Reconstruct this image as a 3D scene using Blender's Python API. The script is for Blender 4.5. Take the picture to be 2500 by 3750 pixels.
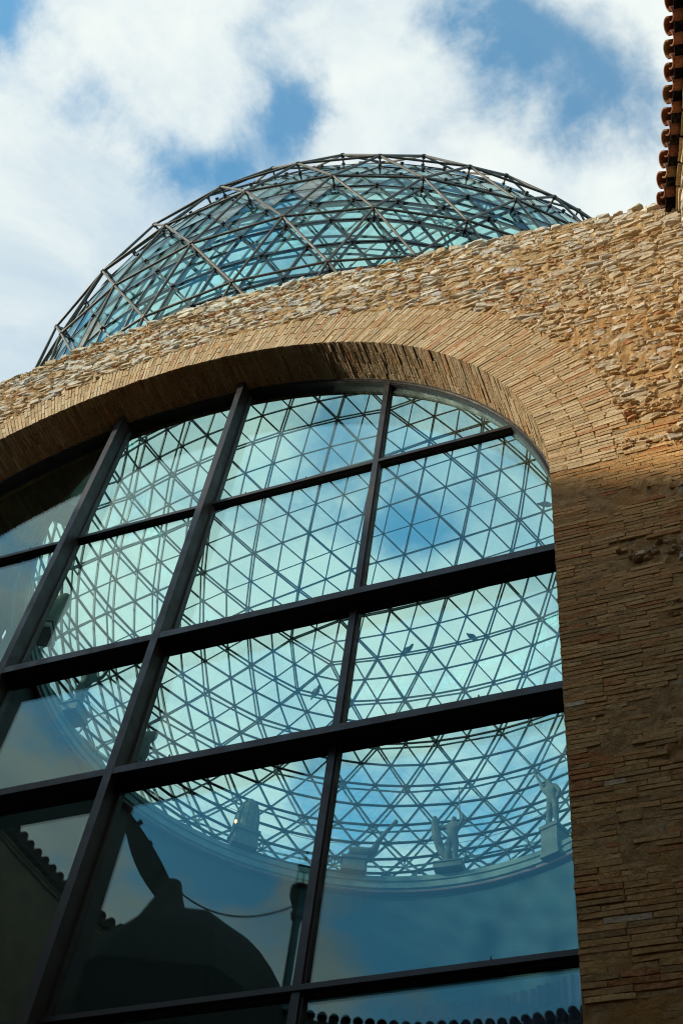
import bpy, math, random
import numpy as np
from mathutils import Vector, Matrix, noise as mnoise

random.seed(7); rng = np.random.default_rng(7)
for o in list(bpy.data.objects): bpy.data.objects.remove(o)
SC = bpy.context.scene; COL = SC.collection
UP = 1.6                      # eye height: every z below is measured from the eye, the ground is at -UP
# ------------------------------------------------------------------ camera
M = np.array([[0.92989003, 0.35256227, 0.10490173], [-0.22947739, 0.77890926, -0.58364416], [-0.28747984, 0.51865231, 0.80520502]])
FPX = 4458.27
cam = bpy.data.objects.new('camera', bpy.data.cameras.new('camera')); COL.objects.link(cam)
cam.data.sensor_fit = 'HORIZONTAL'; cam.data.sensor_width = 24.0; cam.data.lens = FPX / 2500 * 24
cam.data.clip_start = 0.05; cam.data.clip_end = 2000
cam.matrix_world = Matrix(((M[0, 0], -M[1, 0], -M[2, 0], 0), (M[0, 1], -M[1, 1], -M[2, 1], 0), (M[0, 2], -M[1, 2], -M[2, 2], 0), (0, 0, 0, 1)))
SC.camera = cam
def ray(px, py):
    d = M.T @ np.array([px - 1250, py - 1875, FPX]); return d / np.linalg.norm(d)
def screen(p):
    v = M @ np.asarray(p, float)
    if v[2] <= .1: return None
    return 1250 + FPX * v[0] / v[2], 1875 + FPX * v[1] / v[2], v[2]
# ------------------------------------------------------------------ light
SUN = Vector((-1.0, -0.75, 0.42)).normalized()
SKY_STRENGTH, SUN_STRENGTH, EXPOSURE = 0.15, 2.55, 1.0
sun = bpy.data.objects.new('sun', bpy.data.lights.new('sun', 'SUN')); COL.objects.link(sun)
sun.data.energy = SUN_STRENGTH; sun.data.angle = math.radians(1.8); sun.data.color = (1, .87, .665)
sun.rotation_euler = SUN.to_track_quat('Z', 'Y').to_euler(); sun.location = (-20, -15, 30)
world = bpy.data.worlds.new('World'); SC.world = world; world.use_nodes = True
NT = world.node_tree; NT.nodes.clear()
def nd(nt, t, **k):
    n = nt.nodes.new(t)
    for a, b in k.items(): setattr(n, a, b)
    return n
def plug(nt, dst, src):
    if isinstance(src, bpy.types.NodeSocket): nt.links.new(src, dst)
    else: dst.default_value = src
def math_(nt, op, a, b=0.0, c=0.0, clamp=False):
    n = nd(nt, 'ShaderNodeMath', operation=op, use_clamp=clamp)
    for i, v in enumerate((a, b, c)): plug(nt, n.inputs[i], v)
    return n.outputs[0]
def vmath(nt, op, a, b=(0, 0, 0)):
    n = nd(nt, 'ShaderNodeVectorMath', operation=op); plug(nt, n.inputs[0], a); plug(nt, n.inputs[1], b)
    return n.outputs['Value'] if op in ('DOT_PRODUCT', 'LENGTH') else n.outputs[0]
def mix(nt, f, a, b, mode='MIX'):
    n = nd(nt, 'ShaderNodeMix', data_type='RGBA', blend_type=mode)
    plug(nt, n.inputs[0], f); plug(nt, n.inputs[6], a); plug(nt, n.inputs[7], b); return n.outputs[2]
def noise_(nt, vec, scale, detail=4.0, rough=.55, dist=0.0):
    n = nd(nt, 'ShaderNodeTexNoise'); n.noise_dimensions = '3D'
    if vec is not None: nt.links.new(vec, n.inputs['Vector'])
    n.inputs['Scale'].default_value = scale; n.inputs['Detail'].default_value = detail
    n.inputs['Roughness'].default_value = rough; n.inputs['Distortion'].default_value = dist
    return n.outputs[0]
def mrange(nt, v, a, b, c=0.0, d=1.0, smooth=True):
    n = nd(nt, 'ShaderNodeMapRange', interpolation_type='SMOOTHSTEP' if smooth else 'LINEAR', clamp=True)
    for i, x in enumerate((v, a, b, c, d)): plug(nt, n.inputs[i], x)
    return n.outputs[0]
sky = nd(NT, 'ShaderNodeTexSky', sky_type='NISHITA'); sky.sun_disc = False
sky.sun_elevation = math.asin(SUN.z); sky.sun_rotation = math.atan2(SUN.x, SUN.y)
sky.altitude = 50; sky.air_density = 0.5; sky.dust_density = 0.05; sky.ozone_density = 1.0
geo_dir = vmath(NT, 'NORMALIZE', nd(NT, 'ShaderNodeTexCoord').outputs['Generated'])
sep = nd(NT, 'ShaderNodeSeparateXYZ'); NT.links.new(geo_dir, sep.inputs[0])
den = math_(NT, 'ADD', math_(NT, 'MAXIMUM', sep.outputs[2], 0.0), 0.18)
cmb = nd(NT, 'ShaderNodeCombineXYZ')
NT.links.new(math_(NT, 'DIVIDE', sep.outputs[0], den), cmb.inputs[0]); NT.links.new(math_(NT, 'DIVIDE', sep.outputs[1], den), cmb.inputs[1])
cmb.inputs[2].default_value = 3.7
# thin places and thick places of the cloud sheet (directions on the sky dome)
CLOUD_GAPS = [(1870, 100, 900, -.11), (2200, 160, 500, -.08), (2440, 330, 900, -.10), (2100, 330, 1500, -.05), (1060, 300, 1700, -.10), (960, 420, 2200, -.08), (680, 560, 1500, -.13),
              (760, 640, 2500, -.06), (330, 400, 2500, -.07), (1000, 10, 1200, -.09), (10, 10, 2500, -.12), (1760, 60, 2000, -.07),
              (1150, 330, 2500, -.06), (1700, 1560, 250, -.13), (1250, 1560, 500, -.12), (2000, 1690, 900, -.10), (600, 1700, 700, -.13), (1640, 1980, 1500, -.10), (1480, 1900, 1800, -.06), (1330, 3000, 1200, -.12), (1150, 2920, 2500, -.10), (1780, 2800, 1500, -.12), (2050, 2780, 1500, -.14), (1520, 2880, 4000, -.06),
              (1250, 900, 8, .045), (150, 900, 60, .08), (1500, 300, 300, .06), (700, 150, 300, .04), (2000, 560, 250, .08), (1300, 450, 500, .05), (700, 2200, 200, .10), (1350, 2300, 200, .10), (1700, 2450, 300, .08), (1500, 3120, 300, .10), (900, 2900, 500, .08), (2000, 3000, 900, .08)]
CLOUD_SOUTH = [(1500, 2000, 8, .16), (1250, 3000, 25, .12), (300, 2640, 300, .18), (0, 1950, 500, .16), (720, 3120, 200, .14), (1900, 3350, 100, .12),
               (120, 2880, 160, -.30), (30, 2230, 500, -.42), (330, 3080, 300, -.14), (1180, 3460, 160, -.42), (950, 3330, 400, -.10)]
wn = nd(NT, 'ShaderNodeTexNoise'); NT.links.new(cmb.outputs[0], wn.inputs['Vector']); wn.inputs['Scale'].default_value = 5.0; wn.inputs['Detail'].default_value = 7; wn.inputs['Roughness'].default_value = .62
warp = nd(NT, 'ShaderNodeVectorMath', operation='MULTIPLY_ADD'); NT.links.new(wn.outputs['Color'], warp.inputs[0]); warp.inputs[1].default_value = (.20, .20, .20); NT.links.new(vmath(NT, 'SUBTRACT', geo_dir, (.10, .10, .10)), warp.inputs[2])
wdir = vmath(NT, 'NORMALIZE', warp.outputs[0])
CLOUD_SOUTH = [(250, 2680, 1500, .20), (60, 2060, 1200, .2), (760, 3120, 900, .22), (1800, 3300, 200, .22), (1300, 2100, 60, .12), (1700, 1700, 200, .10), (500, 3100, 1500, .12),
               (150, 2830, 1200, -.16), (50, 2220, 1500, -.14), (1250, 3500, 1200, -.10), (1000, 3350, 1500, -.08), (200, 3000, 1500, -.12)]
cov = noise_(NT, cmb.outputs[0], 2.6, 9, .56, .25)
cov2 = noise_(NT, cmb.outputs[0], 7.5, 8, .6, .35)
cov = math_(NT, 'ADD', math_(NT, 'MULTIPLY', cov, .60), math_(NT, 'MULTIPLY', cov2, .56))
for px, py, k, amp in CLOUD_GAPS + [(a, b, k, -m) for a, b, k, m in CLOUD_SOUTH]:
    d = ray(px, py)
    if (px, py, k, -amp) in CLOUD_SOUTH: d = d * np.array([1, -1, 1])
    e = math_(NT, 'EXPONENT', math_(NT, 'MULTIPLY', math_(NT, 'SUBTRACT', vmath(NT, 'DOT_PRODUCT', wdir, tuple(d)), 1.0), float(k)))
    cov = math_(NT, 'MULTIPLY_ADD', e, amp * (1.3 if amp < 0 and py < 1000 else 1.0), cov)
cmask = mrange(NT, cov, .43, .66, .11, 1.0)
shade = noise_(NT, cmb.outputs[0], 5.5, 9, .6, .3)
ccol = mix(NT, mrange(NT, shade, .3, .62), (.285 / SKY_STRENGTH, .355 / SKY_STRENGTH, .405 / SKY_STRENGTH, 1), (.455 / SKY_STRENGTH, .485 / SKY_STRENGTH, .47 / SKY_STRENGTH, 1))
bg = nd(NT, 'ShaderNodeBackground'); bg.inputs[1].default_value = SKY_STRENGTH
skyc = mix(NT, 1.0, sky.outputs[0], (.66, 1.74, 1.66, 1), 'MULTIPLY')
NT.links.new(mix(NT, cmask, skyc, ccol), bg.inputs[0])
NT.links.new(bg.outputs[0], nd(NT, 'ShaderNodeOutputWorld').inputs[0])
SC.view_settings.view_transform = 'Standard'; SC.view_settings.look = 'None'; SC.view_settings.gamma = 1; SC.view_settings.exposure = EXPOSURE
SC.view_settings.use_curve_mapping = False
SC.cycles.transparent_max_bounces = 32; SC.cycles.max_bounces = 10; SC.cycles.glossy_bounces = 5; SC.cycles.diffuse_bounces = 4
SC.cycles.caustics_reflective = False; SC.cycles.filter_width = 1.15
# ------------------------------------------------------------------ helpers
def mesh_ob(name, V, F, mat, parent=None, tint=None, smooth=False):
    me = bpy.data.meshes.new(name); me.from_pydata([tuple(v) for v in V], [], F); me.materials.append(mat)
    if tint is not None:
        a = me.attributes.new('tint', 'FLOAT_COLOR', 'POINT'); t = np.ones((len(V), 4), np.float32); t[:, :3] = tint
        a.data.foreach_set('color', t.ravel())
    if smooth: me.polygons.foreach_set('use_smooth', [True] * len(me.polygons))
    o = bpy.data.objects.new(name, me); COL.objects.link(o); o.parent = parent
    return o
def tag(o, label, cat=None, group=None, kind='thing'):
    o['label'] = label
    if cat: o['category'] = cat
    if group: o['group'] = group
    if kind: o['kind'] = kind
    return o
def thing(name, label, cat, loc=(0, 0, 0), group=None, rz=0.0):
    e = bpy.data.objects.new(name, None); COL.objects.link(e); e.location = loc; e.rotation_euler.z = rz; e.empty_display_size = .2
    return tag(e, label, cat, group)
class Acc:                       # collects pieces
    def __init__(s): s.V, s.F, s.T = [], [], []
    def add(s, V, F, t=(1, 1, 1)):
        n = len(s.V); s.V += [tuple(v) for v in V]; s.F += [tuple(i + n for i in f) for f in F]; s.T += [t] * len(V)
    def build(s, name, mat, parent=None, smooth=False):
        if not s.V: return None
        return mesh_ob(name, s.V, s.F, mat, parent, np.array(s.T), smooth)
BOXF = [(0, 3, 2, 1), (4, 5, 6, 7), (0, 1, 5, 4), (1, 2, 6, 5), (2, 3, 7, 6), (3, 0, 4, 7)]
def boxv(x0, x1, y0, y1, z0, z1): return [(x0, y0, z0), (x1, y0, z0), (x1, y1, z0), (x0, y1, z0), (x0, y0, z1), (x1, y0, z1), (x1, y1, z1), (x0, y1, z1)]
def tubev(a, b, r, n=6, up=None, r2=None):
    a = np.asarray(a, float); b = np.asarray(b, float); d = b - a; d /= np.linalg.norm(d)
    u = np.cross(d, (0, 0, 1) if abs(d[2]) < .95 else (1, 0, 0)) if up is None else np.cross(d, up); u /= np.linalg.norm(u); w = np.cross(d, u)
    r2 = r if r2 is None else r2
    ph = [2 * math.pi * i / n for i in range(n)]
    V = [a + r * (math.cos(p) * u + math.sin(p) * w) for p in ph] + [b + r2 * (math.cos(p) * u + math.sin(p) * w) for p in ph]
    F = [(i, (i + 1) % n, n + (i + 1) % n, n + i) for i in range(n)] + [tuple(range(n))[::-1], tuple(range(n, 2 * n))]
    return V, F
def beamv(a, b, wid, dep, up):
    a = np.asarray(a, float); b = np.asarray(b, float); d = b - a; d /= np.linalg.norm(d)
    u = np.cross(d, up); u /= np.linalg.norm(u); w = np.cross(u, d)
    V = []
    for p in (a, b):
        for s, t in ((-1, -1), (1, -1), (1, 1), (-1, 1)): V.append(p + s * wid / 2 * u + t * dep / 2 * w)
    return V, [(0, 1, 5, 4), (1, 2, 6, 5), (2, 3, 7, 6), (3, 0, 4, 7), (3, 2, 1, 0), (4, 5, 6, 7)]
def lathe(profile, cx, cy, n, a0=0.0, a1=2 * math.pi):
    full = abs(a1 - a0 - 2 * math.pi) < 1e-6; m = n if full else n + 1
    V = [(cx + r * math.cos(a0 + (a1 - a0) * i / n), cy + r * math.sin(a0 + (a1 - a0) * i / n), z) for i in range(m) for r, z in profile]
    k = len(profile); F = []
    for i in range(n):
        j = (i + 1) % m
        for q in range(k - 1): F.append((i * k + q, j * k + q, j * k + q + 1, i * k + q + 1))
    return V, F
# ------------------------------------------------------------------ materials
def mat_base(name):
    m = bpy.data.materials.new(name); m.use_nodes = True; nt = m.node_tree
    b = nt.nodes['Principled BSDF']; return m, nt, b
def mat_plain(name, col, rough=.6, metal=0.0, var=.25, scale=8, bump=.0, bscale=40):
    m, nt, b = mat_base(name)
    tc = nd(nt, 'ShaderNodeTexCoord').outputs['Object']
    n = noise_(nt, tc, scale, 5, .6)
    c = mix(nt, mrange(nt, n, .3, .7, smooth=False), tuple(x * (1 - var) for x in col) + (1,), tuple(min(1, x * (1 + var)) for x in col) + (1,))
    nt.links.new(c, b.inputs['Base Color']); b.inputs['Metallic'].default_value = metal
    nt.links.new(mrange(nt, n, .3, .7, max(0, rough - .1), min(1, rough + .1)), b.inputs['Roughness'])
    if bump:
        bp = nd(nt, 'ShaderNodeBump'); bp.inputs['Strength'].default_value = bump; bp.inputs['Distance'].default_value = .01
        nt.links.new(noise_(nt, tc, bscale, 5, .6), bp.inputs['Height']); nt.links.new(bp.outputs[0], b.inputs['Normal'])
    return m
def mat_masonry(name, dust=(.48, .305, .14), dustf=.5, bscale=35, bstr=.9, spec=.2, bdist=.018):
    m, nt, b = mat_base(name)
    geo = nd(nt, 'ShaderNodeNewGeometry'); pos = geo.outputs['Position']
    at = nd(nt, 'ShaderNodeAttribute', attribute_name='tint').outputs['Color']
    n1 = noise_(nt, pos, 28, 6, .65); n2 = noise_(nt, pos, 2.2, 5, .6); n3 = noise_(nt, pos, 95, 3, .6)
    c = mix(nt, mrange(nt, n1, .25, .75, .0, 1.0, False), (.62, .60, .58, 1), (1.32, 1.30, 1.26, 1))
    c = mix(nt, 1.0, at, c, 'MULTIPLY')
    dm = math_(nt, 'MULTIPLY', mrange(nt, math_(nt, 'ADD', math_(nt, 'MULTIPLY', n2, .6), math_(nt, 'MULTIPLY', n1, .4)), .46, .64), dustf)
    c = mix(nt, dm, c, dust + (1,))
    c = mix(nt, mrange(nt, n3, .60, .75, 0, .5), c, (.10, .07, .04, 1))
    nt.links.new(c, b.inputs['Base Color']); b.inputs['Roughness'].default_value = .93; b.inputs['Specular IOR Level'].default_value = spec
    bp = nd(nt, 'ShaderNodeBump'); bp.inputs['Strength'].default_value = bstr; bp.inputs['Distance'].default_value = bdist
    h = math_(nt, 'ADD', noise_(nt, pos, bscale, 8, .68), math_(nt, 'MULTIPLY', noise_(nt, pos, bscale * .4, 4, .6), .8))
    nt.links.new(h, bp.inputs['Height']); nt.links.new(bp.outputs[0], b.inputs['Normal'])
    return m
def mat_mortar():
    m, nt, b = mat_base('lime_mortar')
    pos = nd(nt, 'ShaderNodeNewGeometry').outputs['Position']
    n1 = noise_(nt, pos, 1.1, 5, .6); n2 = noise_(nt, pos, 9, 6, .65); n3 = noise_(nt, pos, 60, 4, .7)
    c = mix(nt, mrange(nt, n2, .35, .65), (.32, .19, .08, 1), (.51, .34, .165, 1))
    c = mix(nt, mrange(nt, n1, .52, .68), c, (.46, .24, .08, 1))
    c = mix(nt, mrange(nt, noise_(nt, pos, 5.5, 5, .6), .60, .72, 0, .7), c, (.52, .47, .38, 1))
    c = mix(nt, mrange(nt, n3, .58, .75, 0, .6), c, (.12, .08, .04, 1))
    nt.links.new(c, b.inputs['Base Color']); b.inputs['Roughness'].default_value = .95; b.inputs['Specular IOR Level'].default_value = .15
    bp = nd(nt, 'ShaderNodeBump'); bp.inputs['Strength'].default_value = 1.0; bp.inputs['Distance'].default_value = .03
    nt.links.new(noise_(nt, pos, 26, 9, .72), bp.inputs['Height']); nt.links.new(bp.outputs[0], b.inputs['Normal'])
    return m
def mat_glass(name, tint, ior, dirt_glare=.03, rough=0.0, refl=(.9, 1, 1)):
    m = bpy.data.materials.new(name); m.use_nodes = True; nt = m.node_tree; nt.nodes.clear()
    geo = nd(nt, 'ShaderNodeNewGeometry'); fr = nd(nt, 'ShaderNodeFresnel')
    nt.links.new(mrange(nt, geo.outputs['Backfacing'], 0, 1, ior, 1 / ior, False), fr.inputs[0])
    tr = nd(nt, 'ShaderNodeBsdfTransparent'); tr.inputs[0].default_value = tint + (1,)
    gl = nd(nt, 'ShaderNodeBsdfGlossy'); gl.inputs['Roughness'].default_value = rough; gl.inputs[0].default_value = refl + (1,)
    mx = nd(nt, 'ShaderNodeMixShader'); nt.links.new(fr.outputs[0], mx.inputs[0]); nt.links.new(tr.outputs[0], mx.inputs[1]); nt.links.new(gl.outputs[0], mx.inputs[2])
    df = nd(nt, 'ShaderNodeBsdfDiffuse'); df.inputs[0].default_value = (.35, .38, .36, 1)
    m2 = nd(nt, 'ShaderNodeMixShader'); n = noise_(nt, geo.outputs['Position'], 3.0, 6, .6)
    nt.links.new(mrange(nt, n, .4, .8, .28 if dirt_glare >= 1 else 0, .6 if dirt_glare >= 1 else dirt_glare), m2.inputs[0]); nt.links.new(mx.outputs[0], m2.inputs[1]); nt.links.new(df.outputs[0], m2.inputs[2])  # low values: thin dirt; high values: whitish veil that paints glare
    nt.links.new(m2.outputs[0], nd(nt, 'ShaderNodeOutputMaterial').inputs[0]); return m
BRICK = mat_masonry('old_brick'); STONE = mat_masonry('rubble_stone', dust=(.49, .35, .185), dustf=.6, bscale=30, bstr=1.0, bdist=.016); MORTAR = mat_mortar()
STEEL = mat_plain('black_painted_steel', (.022, .021, .021), .5, .0, .3, 6, .15, 120)
STAIN = mat_plain('brushed_steel', (.30, .29, .27), .35, .9, .2, 10)
TUBE = mat_plain('weathered_steel_tube', (.12, .11, .095), .62, .35, .4, 5)
BAR = mat_plain('dark_glazing_bar', (.035, .045, .05), .5, .3, .3, 5)
WGLASS = mat_glass('window_glass', (.91, .97, .94), 1.62, .003, 0.0, (.72, .93, .90)); DGLASS = mat_glass('dome_glass', (.83, .955, .935), 1.40, .02, 0.0, (.75, 1, 1)); GLAREP = mat_glass('painted_glare_glass', (.85, .9, .88), 1.6, 1.0)  # the last one has sky glare painted in as a whitish veil
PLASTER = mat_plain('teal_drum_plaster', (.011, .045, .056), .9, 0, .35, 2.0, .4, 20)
CORN = mat_plain('cornice_stone', (.13, .19, .19), .85, 0, .25, 3, .3, 25)
REDP = mat_plain('red_band_paint', (.16, .06, .07), .8, 0, .2, 6)
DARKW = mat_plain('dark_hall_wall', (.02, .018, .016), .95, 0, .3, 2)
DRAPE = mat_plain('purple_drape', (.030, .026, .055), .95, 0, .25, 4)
STAT = mat_plain('pale_statue_stone', (.08, .10, .095), .85, 0, .3, 9, .6, 30)
STATD = mat_plain('dark_green_bronze', (.10, .13, .09), .7, .2, .35, 9, .5, 30)
TILE = mat_masonry('terracotta_tile', dust=(.22, .15, .09), dustf=.4, bscale=50, bstr=.5)
PAVE = mat_plain('courtyard_paving', (.12, .11, .095), .85, 0, .3, 1.5, .5, 20)
BLACK = mat_plain('black_canvas', (.02, .02, .02), .8, 0, .3, 6); WOOD = mat_plain('dark_boat_wood', (.035, .028, .022), .7, 0, .4, 8, .4, 40)
FEATH = mat_plain('grey_feathers', (.13, .14, .16), .8, 0, .4, 20); LGLASS = mat_glass('lantern_glass', (.8, .95, .9), 1.4, .1)
# ------------------------------------------------------------------ ground
g = mesh_ob('courtyard_ground', boxv(-900, 900, -900, 900, -UP - .3, -UP), BOXF, PAVE); tag(g, 'grey stone paving of the courtyard floor', kind='structure')
# ------------------------------------------------------------------ the arched stone wall
XC, ZS, EA, EB = -6.19, 9.1, 4.88, 4.5
def ell(x, da=0.0):
    u = (x - XC) / (EA + da); return ZS + (EB + da) * math.sqrt(max(0, 1 - u * u)) if abs(u) < 1 else None
TOPX = [-14, -10.3, -9.33, -8.77, -8.09, -7.15, -6.2, -5.58, -4.5, -3.38, -2.14, -1.31, -.83, -.14, .18, .8]
TOPZ = [13.7, 14.65, 14.88, 15.0, 15.2, 15.36, 15.46, 15.42, 15.2, 14.93, 14.70, 14.52, 14.40, 14.27, 14.18, 14.05]
def topz(x): return float(np.interp(x, TOPX, TOPZ))
def ringw(th):                   # thickness of the brick arch ring, th measured from the right springing
    return float(np.interp(th, [0, .35, .7, 1.1, 1.57, 3.2], [.62, .72, .80, .66, .50, .50]))
def fbm(p, o=4): return mnoise.fractal(Vector(p), 1.0, 2.0, o)
wall = thing('arched_stone_wall', 'old rubble stone wall with brick pier and wide brick arch around the dark window', 'wall')
def inring(x, z):                # signed: <0 inside the brick ring, in metres past the extrados
    dx, dz = x - XC, z - ZS
    th = math.atan2(dz / EB, dx / EA); rr = math.hypot(dx / EA, dz / EB); loc = math.hypot(EA * math.cos(th), EB * math.sin(th))
    return (rr - 1) * loc - ringw(max(0, th)), th
PATCH = [(-.50, 8.62, .10), (-.42, 7.72, .20), (-.25, 6.95, .17), (-.62, 7.8, .12), (-.05, 7.5, .2), (-.2, 8.45, .12), (.1, 6.2, .2), (-.55, 5.6, .1)]
def isbrick(x, z):
    if z > ZS:
        d, th = inring(x, z)
        if th > 0 and d < 0.02: return True
        if z > 10.2 + .7 * fbm((x * 1.3, 2.2, z * 1.3), 3): return False
        return fbm((x * 2.6, 5.1, z * 2.6), 3) > .05 + .45 * (z - 9.3)
    for a, b, r in PATCH:
        if math.hypot((x - a) / 1.5, z - b) < r * (1 + .5 * fbm((x * 5, 1, z * 5), 2)): return False
    return True
# mortar face: a rough sheet that follows the joints, with the core behind it
def face_sheet():
    V, F = [], []; xs = np.concatenate([np.arange(-13.4, -10.6, .12), np.arange(-10.6, .62, .035), [XC + EA - 1e-4, XC + EA + 1e-4, XC - EA - 1e-4, XC - EA + 1e-4]]); xs = np.sort(xs)
    cols = []
    for x in xs:
        zt = topz(x) - .05; zb = -UP
        e = ell(x)
        if e is not None: zb = e + .02
        n = 190; cols.append((x, np.linspace(zb, zt, n)))
    n = 190
    for x, zz in cols:
        for k, z in enumerate(zz):
            near = x > -10.6
            b = isbrick(x, z) if near else True
            y = (6.0085 if b else 6.004)
            if near: y += (.009 if b else .030) * fbm((x * 8, 0, z * 11), 5) + (.007 if b else .02) * fbm((x * 1.1, 7, z * 1.1), 2)
            V.append((x, y, z))
    for i in range(len(cols) - 1):
        a, b = cols[i][0], cols[i + 1][0]
        if (ell(a) is None) != (ell(b) is None): continue
        for k in range(n - 1): F.append((i * n + k, (i + 1) * n + k, (i + 1) * n + k + 1, i * n + k + 1))
    return V, F
V, F = face_sheet(); mesh_ob('mortar_face', V, F, MORTAR, wall)
# core: prism with the arch cut out, y 6.07 .. 6.78
def core():
    th = np.linspace(0, math.pi, 97); A = Acc()
    inn = [(XC + (EA + .016) * math.cos(t), ZS + (EB + .016) * math.sin(t)) for t in th]
    inn = [(XC + EA + .016, -UP)] + inn + [(XC - EA - .016, -UP)]
    out = [(.8, -UP)] + [(XC + (EA + .03) * math.cos(t), topz(XC + (EA + .03) * math.cos(t)) - .08) for t in th] + [(-14, -UP)]
    out[1] = (.8, topz(.8) - .08); out[-2] = (-14, topz(-14) - .08)
    n = len(inn); V = []
    for y in (6.075, 6.78):
        V += [(x, y, z) for x, z in inn] + [(x, y, z) for x, z in out]
    F = []
    for i in range(n - 1):
        F.append((i, i + 1, n + i + 1, n + i)); F.append((2 * n + i + 1, 2 * n + i, 3 * n + i, 3 * n + i + 1))
        F.append((i + 1, i, 2 * n + i, 2 * n + i + 1)); F.append((n + i, n + i + 1, 3 * n + i + 1, 3 * n + i))
    return V, F
V, F = core(); mesh_ob('wall_core', V, F, MORTAR, wall)
def brickv(c, ax, ay, az, L, W, H, j=.004):
    """rough brick: ax length, ay towards the viewer or the opening, az thickness"""
    V = []; c = np.asarray(c, float)
    for s in (-.5, -.1 + .2 * random.random(), .5):
        for p, q in ((-.5, -.5), (.5, -.5), (.5, .5), (-.5, .5)):
            k = np.array([random.uniform(-j, j) for _ in range(3)])
            sh = 1 - (.10 if abs(s) == .5 else 0) * random.random()
            V.append(c + ax * (s * L) + ay * (p * W) + az * (q * H * sh) + k)
    F = [(3, 2, 1, 0), (8, 9, 10, 11)]
    for i in (0, 4):
        for a in range(4):
            b = (a + 1) % 4; F.append((i + a, i + b, i + 4 + b, i + 4 + a))
    return V, F
def pick(pal): 
    c = np.array(random.choices([p[0] for p in pal], [p[1] for p in pal])[0]); return tuple(c * random.uniform(.88, 1.12))
P_ARCH = [((.50, .385, .235), 6), ((.56, .455, .30), 3), ((.47, .33, .19), 3), ((.43, .24, .13), .9), ((.39, .30, .18), 2)]
P_PIER = [((.53, .315, .135), 6), ((.58, .38, .175), 3), ((.49, .265, .105), 3), ((.45, .19, .075), 1.2), ((.40, .255, .12), 2.5), ((.60, .50, .36), .25)]
P_STONE = [((.66, .62, .53), 5), ((.57, .52, .42), 4), ((.53, .42, .28), 3), ((.47, .34, .19), 1.5), ((.48, .47, .44), 2)]
P_SHIM = [((.42, .17, .08), 3), ((.46, .29, .15), 5), ((.36, .22, .12), 2)]
bricks, stones = [], []          # (screen area, V, F, tint)
def area_of(c, w, h):
    s = screen(c)
    if s is None or not (-40 < s[0] < 2540 and -40 < s[1] < 3790): return 0.0
    return w * h * (FPX / s[2]) ** 2
X_, Y_, Z_ = np.eye(3)
# voussoirs: the arch perimeter in steps of a brick and its joint
ts = np.linspace(0, math.pi * .80, 4000); per = np.concatenate([[0], np.cumsum(np.hypot(np.diff(EA * np.cos(ts)), np.diff(EB * np.sin(ts))))])
nstep = int(per[-1] / .0465)
for k in range(nstep):
    s = (k + .5) * .0465; t = float(np.interp(s, per, ts))
    p = np.array([XC + EA * math.cos(t), 0, ZS + EB * math.sin(t)])
    nrm = np.array([math.cos(t) / EA, 0, math.sin(t) / EB]); nrm /= np.linalg.norm(nrm); tang = np.cross(Y_, nrm)
    H = .0395 + random.uniform(-.003, .003)
    # soffit rows, front to back
    y = 6.0 + random.uniform(-.005, .004); first = True; lens = [.30, .315] if k % 2 else [.15, .30, .17]
    for Ld in lens:
        off = random.uniform(-.005, .005); tint = pick(P_ARCH)
        rl = .29 if k % 3 else .15
        c = p + nrm * (rl / 2 + off) + Y_ * (y + Ld / 2 - .004)
        V, F = brickv(c, Y_, -nrm, tang, Ld - .008, rl, H, .003)
        bricks.append((area_of(c, Ld, H), V, F, tint))
        if first:
            r0 = rl + .012; R = ringw(t) + random.uniform(-.07, .09)
            while r0 < R:
                L2 = random.choice([.29, .29, .15]); tint = pick(P_ARCH)
                c = p + nrm * (r0 + L2 / 2) + Y_ * (6.0 + random.uniform(-.004, .004) + .06)
                V, F = brickv(c, nrm, -Y_, tang, L2 - .008, .12, H * 1.05, .003); bricks.append((area_of(c, L2, H), V, F, tint))
                r0 += L2 + .012
            first = False
        y += Ld
# pier courses
z = 2.2
while z < 10.9:
    H = .0380 + random.uniform(-.003, .003); x = -1.31 + random.uniform(-.008, .012); firstb = True
    while x < .6:
        L = random.choice([.29, .29, .28, .15, .22]); cx = x + L / 2
        if (z > ZS - .03 and inring(cx - L * .3, z)[0] < 0.05) or not isbrick(cx, z):
            x += .06 if z > ZS else L; firstb = False; continue
        er = fbm((cx * 1.6, 3.3, z * 2.2), 3); dy = random.uniform(-.003, .003) + max(0, er - .1) * .03
        zz = z + .012 * fbm((cx * .9, 8.0, z * .8), 2)
        tint = pick(P_PIER)
        c = np.array([cx, 6.0 + dy + .06, zz])
        V, F = brickv(c, X_, -Y_, Z_ + X_ * random.uniform(-.02, .02), L - .008, .12, H, .0035); bricks.append((area_of(c, L, H), V, F, tint))
        if firstb and z < ZS:    # jamb bricks running back into the opening
            for yy in (6.28, 6.52):
                V, F = brickv((x + .07 + random.uniform(-.008, .008), yy, zz), Y_, -X_, Z_, .23, .14, H, .004); bricks.append((0, V, F, pick(P_PIER)))
        firstb = False; x += L
    z += .0445
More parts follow.
